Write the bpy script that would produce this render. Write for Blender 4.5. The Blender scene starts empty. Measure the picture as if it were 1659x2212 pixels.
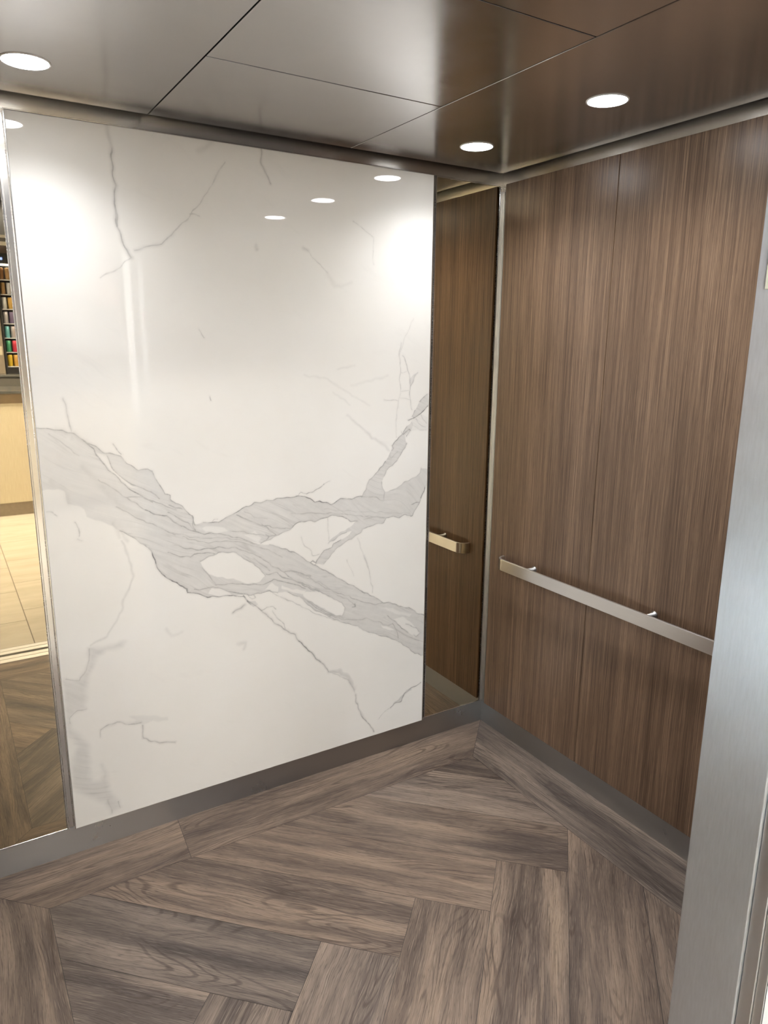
import bpy, bmesh, math, random
import numpy as np
from mathutils import Vector, Matrix

random.seed(7)
SC = bpy.context.scene
CAM_YPR = (0.552675, -0.229598, 0.008719)
CAM_LOC = (-1.94941, -2.30855, 1.65978)
LENS = 25.0
LOBBY = 62.0
SPOT = 20.0
POOL = 34000.0
WINDOW_FILL = 13.0
COL = SC.collection
PI = math.pi

# ------------------------------------------------------------------ render look
SC.view_settings.view_transform = 'Standard'
SC.view_settings.look = 'None'
SC.view_settings.gamma = 1.0
SC.view_settings.use_curve_mapping = False
SC.view_settings.exposure = 0.65
SC.cycles.use_denoising = True
SC.cycles.sample_clamp_indirect = 16.0
SC.cycles.max_bounces = 14
SC.cycles.glossy_bounces = 8

w = bpy.data.worlds.new('world')
SC.world = w
w.use_nodes = True
w.node_tree.nodes['Background'].inputs[0].default_value = (0.75, 0.8, 0.9, 1)
w.node_tree.nodes['Background'].inputs[1].default_value = 0.05

# ------------------------------------------------------------------ dimensions (metres)
CABW = 2.05            # inside width, x from -2.05 to 0
CABD = 1.69            # back wall y = 0, front return y = -1.69
ZC = 2.28              # underside of hung ceiling
ZTOP = 2.375           # canopy above it
BASE = 0.098           # top of the base strip
ZP = 2.249             # top of wall panels
JX = -0.97             # right edge of the doorway
JL = -2.035            # left edge of the doorway
MX0, MX1 = -1.716, -0.3355   # marble slab
MY = -0.018

# ------------------------------------------------------------------ camera
cam = bpy.data.cameras.new('camera')
cam.sensor_fit = 'VERTICAL'
cam.sensor_height = 36.0
cam.sensor_width = 27.0
cam.lens = 1563.48 * 36.0 / 2212.0
cam.clip_start = 0.02
co = bpy.data.objects.new('camera', cam)
COL.objects.link(co)
yaw, pitch, roll = CAM_YPR
cy, sy, cp, sp = math.cos(yaw), math.sin(yaw), math.cos(pitch), math.sin(pitch)
fw = Vector((sy*cp, cy*cp, sp))
rt = Vector((cy, -sy, 0))
up = rt.cross(fw)
rt2 = math.cos(roll)*rt + math.sin(roll)*up
up2 = -math.sin(roll)*rt + math.cos(roll)*up
M = Matrix((rt2, up2, -fw)).transposed().to_4x4()
M.translation = Vector(CAM_LOC)
co.matrix_world = M
SC.camera = co


# vein outlines on the slab, millimetres across and up
VEIN_FILL = [
(0.85,2.2,[-1712,1412,-1683,1410,-1657,1407,-1639,1402,-1614,1390,-1590,1375,-1577,1362,-1555,1348,-1532,1329,-1508,1324,-1484,1314,-1471,1302,-1467,1292,-1452,1280,-1433,1268,-1407,1272,-1395,1262,-1379,1228,-1358,1186,-1344,1179,-1343,1168,-1328,1149,-1305,1139,-1292,1121,-1276,1102,-1271,1084,-1264,1072,-1234,1040,-1194,1033,-1149,1019,-1102,1000,-1054,978,-1007,967,-953,946,-914,925,-873,892,-851,879,-825,859,-791,841,-756,812,-713,782,-666,754,-618,719,-573,690,-538,666,-504,656,-460,635,-415,622,-374,590,-339,573,-335,396,-349,400,-382,415,-412,445,-440,465,-465,489,-502,510,-552,531,-599,553,-644,580,-651,591,-703,610,-736,631,-775,653,-827,686,-861,716,-894,754,-943,779,-980,786,-1012,795,-1053,793,-1096,795,-1121,802,-1145,805,-1175,807,-1217,811,-1236,815,-1262,831,-1281,838,-1301,842,-1306,857,-1317,866,-1343,885,-1366,903,-1387,924,-1403,966,-1412,996,-1419,1014,-1453,1044,-1482,1069,-1507,1083,-1525,1102,-1549,1113,-1572,1124,-1598,1140,-1601,1161,-1621,1176,-1646,1184,-1652,1220,-1670,1230,-1692,1233,-1716,1229]),
(0.8,1.6,[-1264,1075,-1238,1074,-1212,1074,-1187,1072,-1163,1083,-1143,1089,-1109,1102,-1088,1112,-1057,1122,-1039,1120,-1011,1125,-973,1129,-939,1129,-897,1128,-869,1125,-847,1116,-828,1100,-808,1100,-767,1087,-746,1091,-725,1100,-704,1103,-677,1095,-659,1101,-634,1100,-544,1091,-545,1126,-535,1112,-516,1107,-482,1117,-452,1134,-417,1147,-392,1156,-373,1167,-369,1187,-337,1181,-340,1113,-348,1107,-368,1066,-388,1027,-407,999,-414,997,-442,1009,-466,1001,-500,1007,-527,1007,-537,990,-575,986,-612,981,-655,1007,-681,1014,-712,1032,-743,1042,-785,1041,-826,1031,-862,1034,-895,1034,-919,1020,-945,1005,-980,995,-1016,985,-1038,978,-1102,998,-1195,1033,-1234,1040,-1262,1053]),
(0.8,1.6,[-637,1097,-612,1142,-606,1161,-582,1178,-550,1208,-529,1227,-505,1265,-505,1285,-483,1304,-457,1326,-439,1350,-416,1371,-409,1362,-419,1336,-446,1318,-437,1289,-449,1270,-468,1247,-482,1225,-500,1207,-527,1190,-537,1169,-545,1148,-540,1078]),
(0.8,1.6,[-415,1390,-402,1414,-380,1448,-341,1476,-340,1425,-346,1422,-378,1398,-409,1382]),
(0.3,3,[-409,1381,-378,1397,-343,1385,-341,1328,-383,1337,-419,1334,-432,1350]),
(0.8,2,[-655,1011,-612,981,-630,973,-637,962,-659,958,-677,944,-720,927,-748,909,-776,884,-797,864,-829,866,-814,893,-796,916,-762,923,-755,935,-726,947,-687,962,-677,971,-702,975,-734,963,-755,948,-775,939,-759,957,-738,970,-699,986,-670,998]),
(0.66,14,[-1627,716,-1572,709,-1514,715,-1527,697,-1570,697,-1599,685,-1617,651,-1634,623,-1640,577,-1650,518,-1686,504,-1699,490,-1697,458,-1675,428,-1650,390,-1652,333,-1656,276,-1648,252,-1625,245,-1610,268,-1620,303,-1605,271,-1602,203,-1576,152,-1569,127,-1600,116,-1618,161,-1668,207,-1708,240,-1711,301,-1700,358,-1683,389,-1700,424,-1713,450,-1712,509,-1710,595,-1710,628,-1684,617,-1659,619,-1637,648,-1625,673]),
(0.6,2,[-431,1530,-394,1552,-423,1503]),
(0.4,4,[-1521,449,-1489,444,-1443,431,-1396,411,-1396,400,-1444,410,-1485,412,-1514,420,-1496,429]),
(0.8,2,[-1092,771,-1066,771,-1059,755,-1075,749,-1090,761]),
(0.4,3,[-780,432,-733,432,-695,401,-674,366,-666,321,-682,353,-709,391,-740,414]),
(0.7,2,[-395,261,-424,262,-433,244,-456,233,-478,216,-442,217,-424,245,-392,252]),
]
VEIN_ISLAND = [
(0.95,2,[-1256,944,-1215,956,-1192,966,-1163,961,-1127,952,-1101,932,-1065,903,-1044,881,-1026,857,-1042,845,-1064,834,-1095,841,-1142,864,-1201,880,-1230,896,-1248,920]),
(0.95,2,[-884,767,-847,767,-809,754,-763,722,-721,699,-707,677,-721,647,-746,655,-793,688,-844,724,-881,754]),
(0.8,2,[-1030,805,-1005,825,-977,808,-980,786,-1009,798]),
(0.8,1.5,[-963,809,-931,791,-868,771,-885,763,-927,779,-964,798]),
(0.6,2.5,[-1242,1058,-1210,1061,-1167,1049,-1156,1035,-1194,1033,-1231,1043]),
(0.6,3,[-1098,1016,-1061,1021,-1038,993,-1047,982,-1077,1001]),
(0.8,2,[-1221,844,-1188,838,-1157,815,-1151,806,-1216,813,-1234,826]),
(0.9,1.5,[-1552,1328,-1532,1327,-1520,1303,-1509,1279,-1487,1246,-1454,1219,-1442,1210,-1472,1224,-1499,1252,-1526,1286,-1548,1313]),
(0.8,2,[-1493,1063,-1453,1046,-1419,1014,-1454,1031,-1484,1047]),
(0.5,3,[-538,643,-495,635,-453,609,-399,591,-410,581,-477,606]),
(0.75,2,[-486,587,-443,586,-398,548,-355,502,-388,487,-421,523,-454,548]),
(0.8,1.5,[-545,574,-510,556,-483,536,-502,540,-533,557]),
]
VEIN_LINE = [
(0.5,0.8,[-1712,1412,-1683,1410,-1657,1407,-1639,1402,-1614,1390,-1590,1375,-1577,1362,-1555,1348,-1532,1329,-1508,1324,-1484,1314,-1471,1302,-1467,1292]),
(0.6,0.8,[-1467,1292,-1452,1280,-1433,1268,-1407,1272,-1395,1262,-1379,1228,-1358,1186,-1344,1179,-1343,1168,-1328,1149,-1305,1139,-1292,1121,-1276,1102,-1271,1084,-1264,1072]),
(0.6,0.8,[-1590,1375,-1578,1360,-1563,1343,-1556,1327,-1544,1305,-1524,1275,-1504,1256,-1488,1233,-1467,1215,-1438,1191,-1398,1163]),
(0.5,0.7,[-1526,1319,-1520,1301,-1509,1279,-1498,1260,-1485,1246,-1459,1227,-1435,1212,-1403,1196,-1376,1170]),
(0.6,0.9,[-1502,1353,-1495,1337,-1482,1320]),
(0.3,0.8,[-1678,1394,-1650,1373,-1630,1349,-1604,1325]),
(0.35,0.7,[-1553,1249,-1516,1217,-1481,1187,-1445,1159,-1424,1141]),
(0.7,0.8,[-1424,1141,-1396,1124,-1359,1112,-1332,1088,-1311,1072]),
(0.35,0.7,[-1481,1187,-1434,1182,-1393,1165,-1352,1141,-1326,1128]),
(0.35,1,[-1511,1161,-1472,1133,-1436,1107,-1378,1075,-1334,1047]),
(0.55,0.8,[-1357,1109,-1326,1085,-1295,1062,-1267,1050,-1235,1037,-1194,1032,-1149,1017,-1102,999,-1054,977]),
(0.6,1,[-1007,967,-953,946,-914,925,-873,892,-851,879,-825,859,-791,841,-756,812,-713,782,-666,754,-618,719,-573,690,-538,666,-504,656,-460,635,-415,622,-374,590,-339,573]),
(0.5,0.7,[-1346,1148,-1329,1134,-1308,1129]),
(0.4,0.7,[-1354,1122,-1325,1105,-1291,1079,-1268,1055]),
(0.5,0.8,[-1276,1102,-1272,1067,-1265,1052]),
(0.35,0.8,[-1310,1036,-1253,1011,-1208,1003,-1150,1001,-1108,987,-1054,968,-1011,949,-960,915]),
(0.3,0.7,[-1343,1056,-1286,1033,-1224,1020,-1160,1012,-1095,991,-1045,970]),
(0.55,0.8,[-1341,1012,-1301,997,-1262,983,-1226,985,-1185,983,-1133,973,-1085,951,-1042,925,-1003,890,-962,862,-924,825,-875,797]),
(0.55,0.8,[-1359,990,-1325,973,-1286,963,-1274,972,-1232,970,-1200,964]),
(0.5,0.8,[-1256,947,-1215,959,-1192,968,-1163,964,-1127,955]),
(0.45,0.9,[-1127,954,-1101,933,-1065,904,-1044,882,-1026,857]),
(0.4,0.8,[-1069,925,-1037,900,-1010,874]),
(0.55,0.8,[-1023,862,-981,859,-962,843,-910,815,-871,789,-815,758]),
(0.6,0.9,[-1205,854,-1167,850,-1113,841,-1052,827,-1020,828,-995,836,-950,822,-904,799,-871,780]),
(0.45,1,[-1250,923,-1230,894,-1218,874,-1205,855]),
(0.55,1.4,[-954,858,-925,858,-889,847,-848,823]),
(0.95,0.9,[-1262,831,-1281,838,-1301,842,-1306,857,-1317,866,-1343,885,-1366,903,-1387,924,-1403,966,-1412,996,-1419,1014]),
(0.6,0.8,[-1419,1014,-1453,1044,-1482,1069,-1507,1083]),
(0.9,0.8,[-1262,831,-1236,815,-1217,811,-1175,807,-1145,805,-1110,791,-1085,760]),
(0.6,0.8,[-1281,850,-1238,845,-1215,849,-1188,838,-1159,821,-1127,810,-1091,797,-1047,794,-1012,796,-980,785]),
(0.5,0.7,[-1091,795,-1077,779,-1065,783,-1072,797]),
(0.75,0.8,[-1238,1074,-1212,1074,-1187,1072,-1163,1083,-1143,1089,-1109,1102,-1088,1112,-1057,1122,-1039,1120,-1011,1125,-973,1129,-939,1129,-897,1128,-869,1125,-847,1116,-828,1100,-808,1100,-767,1087,-746,1091,-725,1100,-704,1103,-677,1095,-659,1101,-634,1100]),
(0.95,0.8,[-1143,1089,-1109,1102,-1088,1112,-1057,1122,-1039,1120,-1011,1125,-973,1129,-939,1129,-897,1128,-869,1125,-847,1116,-828,1100]),
(0.9,1,[-869,1125,-847,1116,-828,1100,-808,1100,-767,1087]),
(0.3,0.6,[-1212,1075,-1202,1082,-1190,1082]),
(0.45,1.1,[-1122,1087,-1075,1060,-1039,1044,-999,1030,-952,1018,-926,1018]),
(0.3,0.8,[-1095,1095,-1056,1074,-1013,1063]),
(0.5,0.8,[-1148,1035,-1106,1029,-1061,1011,-1022,1000,-984,998]),
(0.7,0.9,[-1019,988,-1010,999,-1020,1005]),
(0.45,0.8,[-1036,1049,-1009,1024,-980,1000]),
(0.65,0.8,[-407,999,-414,997,-442,1009,-466,1001,-500,1007,-527,1007]),
(0.5,0.8,[-527,1007,-537,990,-575,986,-612,981]),
(0.7,0.9,[-655,1007,-681,1014,-712,1032,-743,1042,-785,1041,-826,1031,-862,1034,-895,1034,-919,1020]),
(0.55,0.8,[-919,1020,-945,1005,-980,995,-1016,985,-1038,978]),
(0.35,0.8,[-527,1006,-587,1015,-627,1014]),
(0.35,0.7,[-920,1069,-855,1064,-733,1047,-626,1025,-527,1008]),
(0.2,0.7,[-792,1071,-677,1050,-536,1029,-419,1012]),
(0.45,0.7,[-637,1097,-612,1142,-606,1161,-582,1178]),
(0.7,0.8,[-582,1178,-550,1208,-529,1227]),
(0.6,0.7,[-505,1285,-497,1275,-501,1267]),
(0.85,0.8,[-505,1285,-483,1304,-457,1326,-439,1350]),
(0.6,0.7,[-458,1326,-461,1334]),
(0.9,0.9,[-439,1316,-421,1334,-427,1338,-452,1325]),
(0.55,0.8,[-437,1289,-449,1270,-468,1247,-482,1225,-500,1207,-527,1190,-537,1169]),
(0.4,0.7,[-545,1148,-545,1126,-536,1110,-538,1074]),
(0.35,0.7,[-505,1267,-513,1245,-507,1236,-480,1260]),
(0.4,0.7,[-634,1100,-587,1096,-561,1086,-540,1073]),
(0.9,0.9,[-432,1377,-409,1382,-378,1398,-344,1424]),
(0.5,0.7,[-415,1390,-402,1414]),
(0.5,0.7,[-381,1446,-347,1471]),
(0.3,0.7,[-398,1379,-381,1360,-350,1344]),
(0.3,0.7,[-415,1357,-383,1339,-346,1332]),
(0.3,0.7,[-380,1399,-366,1377,-349,1359]),
(0.4,0.7,[-516,1107,-482,1117,-452,1134,-417,1147,-392,1156,-373,1167,-369,1187]),
(0.9,0.9,[-348,1107,-368,1066]),
(0.5,0.7,[-368,1066,-388,1027,-407,999]),
(0.6,0.7,[-376,1051,-411,1048]),
(0.55,0.8,[-612,981,-630,973,-637,962,-659,958]),
(0.45,0.8,[-659,958,-677,944,-720,927,-748,909,-776,884,-797,864]),
(0.55,0.9,[-829,866,-814,893,-796,916,-762,923,-755,935,-726,947]),
(0.4,0.8,[-702,975,-734,963,-755,948,-775,939]),
(0.35,0.8,[-778,1037,-775,976,-771,946]),
(0.3,0.8,[-886,979,-870,942,-844,919]),
(0.4,0.8,[-844,919,-839,904,-814,902]),
(0.3,0.8,[-652,944,-633,892,-615,843]),
(0.45,1.2,[-621,859,-611,834]),
(0.35,0.8,[-615,843,-600,793,-588,740,-587,715]),
(0.2,0.7,[-699,866,-669,799]),
(0.75,1.2,[-851,878,-840,883,-828,873,-813,894]),
(0.6,0.8,[-860,1132,-821,1147,-790,1165]),
(0.35,0.7,[-897,1128,-883,1144,-860,1132]),
(0.25,0.7,[-790,1165,-765,1170]),
(0.4,0.8,[-925,856,-859,826,-792,769,-749,749,-655,698,-573,662,-538,665]),
(0.4,0.8,[-926,824,-876,800,-809,757,-765,727,-722,701,-706,677,-720,646]),
(0.35,0.8,[-907,843,-814,796,-737,733,-678,694,-666,677]),
(0.8,0.7,[-668,685,-661,671,-674,671]),
(0.35,0.8,[-714,629,-659,618,-610,612,-557,587,-514,564,-494,565]),
(0.6,0.8,[-518,607,-486,580,-446,539,-418,515]),
(0.6,0.8,[-426,553,-380,526,-355,502,-374,489,-390,495]),
(0.4,0.9,[-494,567,-470,526,-462,488]),
(0.3,0.8,[-476,539,-408,488,-362,466]),
(0.55,0.8,[-349,400,-382,415,-412,445,-440,465,-465,489,-502,510,-552,531,-599,553,-644,580,-651,591,-703,610]),
(0.5,0.9,[-703,610,-736,631,-775,653,-827,686,-861,716,-894,754,-943,779]),
(0.35,0.8,[-1002,789,-960,760,-911,731,-861,696,-810,663,-736,629]),
(0.4,0.8,[-894,754,-850,726,-797,683,-748,652,-714,637]),
(0.45,0.8,[-868,737,-827,698,-785,666,-714,630]),
(0.5,1,[-1111,797,-1090,771,-1066,751,-1042,730,-1017,700,-989,669,-954,637,-917,609,-901,582,-878,551,-851,524,-837,500,-813,478,-788,444,-778,428]),
(0.8,1.1,[-1111,797,-1090,771,-1066,751,-1042,730]),
(0.75,1.4,[-901,582,-878,551,-851,524,-837,500,-813,478]),
(0.4,0.9,[-1043,731,-1023,740,-1004,736,-990,724]),
(0.35,0.9,[-1004,720,-997,703,-975,678,-957,659,-954,637]),
(0.3,1,[-778,428,-734,405,-695,372,-674,339,-660,303,-657,278]),
(0.55,1.2,[-660,303,-660,279,-651,243,-632,201,-608,167,-575,114]),
(0.5,1.2,[-1147,742,-1104,761]),
(0.7,1.1,[-346,276,-395,261,-429,247,-444,217,-481,213,-498,201]),
(0.25,0.9,[-498,201,-529,186,-554,168]),
(0.3,0.8,[-468,1661,-477,1616,-471,1571,-474,1526,-467,1492,-476,1448,-487,1402,-486,1339,-487,1312]),
(0.4,0.9,[-462,1613,-447,1590,-431,1546,-426,1503,-427,1450,-415,1415]),
(0.35,0.9,[-394,1552,-412,1526,-424,1503]),
(0.3,0.9,[-540,1455,-478,1450]),
(0.25,0.8,[-475,1464,-425,1450]),
(0.2,0.7,[-470,1554,-440,1556]),
(0.2,0.7,[-467,1483,-430,1487]),
(0.2,0.8,[-417,1746,-458,1666,-475,1611]),
(0.5,1.1,[-1448,2186,-1450,2126,-1443,2090,-1450,2040,-1448,1978,-1434,1941,-1424,1910,-1414,1896]),
(0.55,1.2,[-1450,2040,-1446,2013,-1446,1978]),
(0.3,1,[-1414,1896,-1448,1867,-1504,1837]),
(0.3,0.9,[-1118,2191,-1180,2093,-1233,2029,-1285,1972,-1321,1943,-1403,1918]),
(0.3,0.9,[-1233,2033,-1202,2029]),
(0.4,1,[-999,2246,-997,2200,-968,2149]),
(0.3,0.9,[-670,2061,-636,2046,-591,2014]),
(0.2,0.9,[-591,2014,-590,1927]),
(0.25,0.9,[-854,1963,-808,1923,-772,1889]),
(0.2,0.9,[-355,1989,-409,1957,-378,1911]),
(0.3,1,[-1634,1495,-1624,1447,-1621,1399]),
(0.3,0.8,[-1707,1167,-1688,1161,-1678,1149]),
(0.4,0.9,[-1634,1123,-1620,1106,-1624,1081]),
(0.35,0.9,[-1630,1074,-1618,1064]),
(0.45,0.8,[-1199,1490,-1193,1473]),
(0.3,0.8,[-1222,1695,-1208,1670]),
(0.3,0.9,[-1698,626,-1662,614,-1639,645,-1626,674,-1624,713]),
(0.3,0.9,[-1647,514,-1675,513,-1697,496,-1699,476]),
(0.35,0.9,[-1609,429,-1582,437,-1558,438,-1519,421,-1485,417]),
(0.25,0.9,[-1609,429,-1616,398]),
(0.35,1,[-1479,407,-1480,357,-1456,340,-1429,324,-1373,312]),
(0.3,0.9,[-1576,152,-1569,127]),
(0.3,0.9,[-1607,168,-1597,114]),
]
VEIN_SOFT = [
(0.35,4,[-1501,1049,-1489,1012,-1477,969,-1475,930,-1489,887,-1510,860,-1512,829,-1532,799,-1549,772,-1566,744,-1618,724]),
(0.35,6,[-1454,2262,-1454,2233,-1448,2186,-1450,2126,-1443,2090,-1450,2040,-1448,1978,-1434,1941,-1424,1910,-1414,1896]),
(0.25,5,[-999,2246,-997,2200,-968,2149]),
(0.25,8,[-1196,2211,-1152,2239]),
(0.45,6,[-1025,1958,-1020,1948]),
(0.3,6,[-859,1963,-842,1954]),
(0.3,5,[-698,1406,-657,1374,-611,1338,-593,1318,-553,1300,-516,1266]),
(0.18,4,[-749,1487,-684,1443]),
(0.16,5,[-678,1509,-600,1527,-523,1542]),
(0.2,4,[-732,1567,-664,1582]),
(0.18,4,[-861,1549,-774,1535,-698,1488,-601,1437]),
(0.4,5,[-901,582,-878,551,-851,524,-837,500,-813,478,-788,444,-778,428]),
(0.25,6,[-1042,730,-1017,700,-989,669,-954,637,-917,609,-901,582]),
(0.45,6,[-1147,742,-1104,761]),
(0.3,8,[-778,429,-733,420,-695,383,-666,325]),
(0.3,4,[-660,303,-651,244,-608,167,-575,114]),
(0.25,9,[-1657,1407,-1614,1390,-1576,1360,-1532,1326]),
(0.25,7,[-1484,1047,-1500,1076]),
(0.2,6,[-1285,1972,-1321,1943,-1403,1918]),
(0.15,6,[-772,1889,-741,1846,-676,1859]),
(0.35,7,[-1135,622,-1109,622,-1113,601]),
(0.2,6,[-1380,727,-1363,699,-1332,707]),
(0.2,10,[-1594,1289,-1546,1228,-1497,1165,-1430,1113]),
(0.2,8,[-1690,1256,-1651,1224,-1642,1186]),
(0.25,6,[-1521,1109,-1507,1062]),
(0.3,5,[-1479,407,-1480,357,-1456,340,-1429,324,-1373,312]),
(0.2,6,[-1609,429,-1559,438,-1485,417]),
(0.3,5,[-397,261,-438,234,-483,213]),
(0.2,5,[-621,870,-608,822]),
(0.2,5,[-1634,1495,-1624,1447,-1621,1399,-1618,1374]),
]

# ------------------------------------------------------------------ node helpers
class NT:
    def __init__(s, name):
        s.m = bpy.data.materials.new(name)
        s.m.use_nodes = True
        s.t = s.m.node_tree
        s.b = s.t.nodes['Principled BSDF']
    def n(s, typ, ins=None, **kw):
        nd = s.t.nodes.new(typ)
        for k, v in kw.items():
            setattr(nd, k, v)
        if ins:
            for k, v in ins.items():
                s.set(nd.inputs[k], v)
        return nd
    def set(s, sock, v):
        if isinstance(v, bpy.types.NodeSocket):
            s.t.links.new(v, sock)
        elif isinstance(v, tuple) and len(v) == 3 and sock.type == 'RGBA':
            sock.default_value = (*v, 1)
        else:
            sock.default_value = v
    def p(s, **kw):
        for k, v in kw.items():
            s.set(s.b.inputs[k.replace('_', ' ')], v)
    def obj(s):
        return s.n('ShaderNodeTexCoord').outputs['Object']
    def map(s, vec, scale=(1, 1, 1), rot=(0, 0, 0), loc=(0, 0, 0)):
        return s.n('ShaderNodeMapping', {'Vector': vec, 'Scale': scale, 'Rotation': rot, 'Location': loc}).outputs[0]
    def noise(s, vec, scale, detail=3, rough=0.5, dist=0.0):
        return s.n('ShaderNodeTexNoise', {'Vector': vec, 'Scale': scale, 'Detail': detail, 'Roughness': rough, 'Distortion': dist}).outputs[0]
    def math(s, op, a, b=0.0, c=0.0, clamp=False):
        nd = s.n('ShaderNodeMath', operation=op, use_clamp=clamp)
        for i, v in enumerate((a, b, c)):
            s.set(nd.inputs[i], v)
        return nd.outputs[0]
    def rng(s, v, a, b, c=0.0, d=1.0, smooth=False):
        nd = s.n('ShaderNodeMapRange', {0: v, 1: a, 2: b, 3: c, 4: d})
        if smooth:
            nd.interpolation_type = 'SMOOTHSTEP'
        return nd.outputs[0]
    def mix(s, f, a, b, mode='MIX'):
        nd = s.n('ShaderNodeMix', data_type='RGBA', blend_type=mode)
        s.set(nd.inputs[0], f); s.set(nd.inputs[6], a); s.set(nd.inputs[7], b)
        return nd.outputs[2]
    def ramp(s, f, stops):
        nd = s.n('ShaderNodeValToRGB', {0: f})
        el = nd.color_ramp.elements
        el[0].position, el[0].color = stops[0][0], (*stops[0][1], 1)
        el[1].position, el[1].color = stops[-1][0], (*stops[-1][1], 1)
        for p_, c_ in stops[1:-1]:
            e = el.new(p_); e.color = (*c_, 1)
        return nd.outputs[0]
    def bump(s, h, strength=0.1, dist=0.001):
        s.p(Normal=s.n('ShaderNodeBump', {'Height': h, 'Strength': strength, 'Distance': dist}).outputs[0])
    def attr(s, name):
        return s.n('ShaderNodeAttribute', attribute_name=name).outputs['Fac']

def srgb(r, g, b):
    f = lambda c: c/12.92 if c <= 0.04045 else ((c+0.055)/1.055)**2.4
    return (f(r/255), f(g/255), f(b/255))

def plain(name, col, rough=0.5, metal=0.0, var=0.06, scale=30, spec=0.5):
    k = NT(name)
    n_ = k.noise(k.obj(), scale, 4)
    k.p(Base_Color=k.mix(k.rng(n_, 0.3, 0.7), tuple(c*(1-var) for c in col), tuple(min(1, c*(1+var)) for c in col)),
        Roughness=rough, Metallic=metal)
    k.b.inputs['Specular IOR Level'].default_value = spec
    return k.m

def steel(name, col, rough=0.26, aniso=0.6, axis=(0.09, 0.09, 0.992), grain=(1, 1, 1), grain_amt=0.05, blot=0.08):
    """brushed stainless: fine directional grain, cloudy handling marks, anisotropic gloss"""
    k = NT(name)
    o = k.obj()
    g = k.noise(k.map(o, scale=grain), 1.0, 4, 0.7)
    bl = k.noise(o, 5.0, 4, 0.6)
    base = k.mix(k.rng(g, 0.25, 0.75), tuple(c*(1-grain_amt) for c in col), tuple(min(1, c*(1+grain_amt)) for c in col))
    k.p(Base_Color=base, Metallic=1.0,
        Roughness=k.math('ADD', k.rng(bl, 0.3, 0.7, rough-blot*0.5, rough+blot*0.5), k.rng(g, 0.3, 0.7, -grain_amt*0.4, grain_amt*0.4)))
    if aniso:
        tg = k.n('ShaderNodeCombineXYZ', {0: axis[0], 1: axis[1], 2: axis[2]})
        k.p(Anisotropic=aniso, Tangent=tg.outputs[0])
    return k.m

def emit(name, col, strength):
    k = NT(name)
    k.p(Base_Color=(0.8, 0.8, 0.8), Emission_Color=col, Emission_Strength=strength)
    return k.m

# ------------------------------------------------------------------ materials
M_FRAME = steel('polished_trim', (0.60, 0.58, 0.56), 0.16, 0.0, grain=(60, 60, 3), grain_amt=0.005, blot=0.02)
M_STEEL = steel('brushed_steel', (0.54, 0.515, 0.485), 0.27, 0.7, grain=(3, 3, 200), blot=0.06)
M_FRIEZE = steel('frieze_steel', (0.60, 0.57, 0.53), 0.25, 0.75, grain=(2, 2, 40), grain_amt=0.01, blot=0.03)
M_CORNER = steel('corner_angle_steel', (0.62, 0.60, 0.56), 0.30, 0.0, grain=(120, 120, 4), grain_amt=0.02, blot=0.04)
M_STRIP = steel('edge_strip_steel', (0.52, 0.51, 0.50), 0.4, 0.0, grain=(60, 60, 4), grain_amt=0.02, blot=0.03)
M_HALL = steel('hall_frame_steel', (0.50, 0.50, 0.50), 0.5, 0.0, grain=(200, 200, 12), grain_amt=0.03, blot=0.04)
M_POST = steel('standoff_steel', (0.36, 0.35, 0.34), 0.42, 0.0, grain=(60, 60, 60), grain_amt=0.01, blot=0.02)
M_BASE = steel('base_strip_steel', (0.43, 0.43, 0.43), 0.28, 0.87, grain=(4, 4, 60), grain_amt=0.0, blot=0.02)
M_JAMB = steel('door_return_steel', (0.52, 0.54, 0.58), 0.42, 0.92, axis=(0.7071, 0.7071, 0.0), grain=(260, 260, 30), grain_amt=0.07, blot=0.06)
M_CEIL = steel('ceiling_steel', (0.455, 0.44, 0.43), 0.20, 0.0, grain=(3, 120, 120), grain_amt=0.02, blot=0.08)
M_RAIL = steel('rail_steel', (0.74, 0.72, 0.70), 0.30, 0.7, grain=(200, 4, 160), grain_amt=0.02, blot=0.04)
M_DARK = plain('black_gap', (0.006, 0.006, 0.006), 0.7)
M_RUBBER = plain('dark_backing', (0.02, 0.02, 0.02), 0.6)
M_ALU = plain('sill_aluminium', (0.62, 0.61, 0.59), 0.42, 0.8, var=0.02)

def mirror_mat():
    k = NT('bronze_mirror')
    n_ = k.noise(k.obj(), 3.0, 2)
    k.p(Base_Color=k.mix(n_, (0.565, 0.475, 0.33), (0.58, 0.49, 0.345)), Metallic=1.0, Roughness=0.012)
    return k.m
M_MIRROR = mirror_mat()

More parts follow.
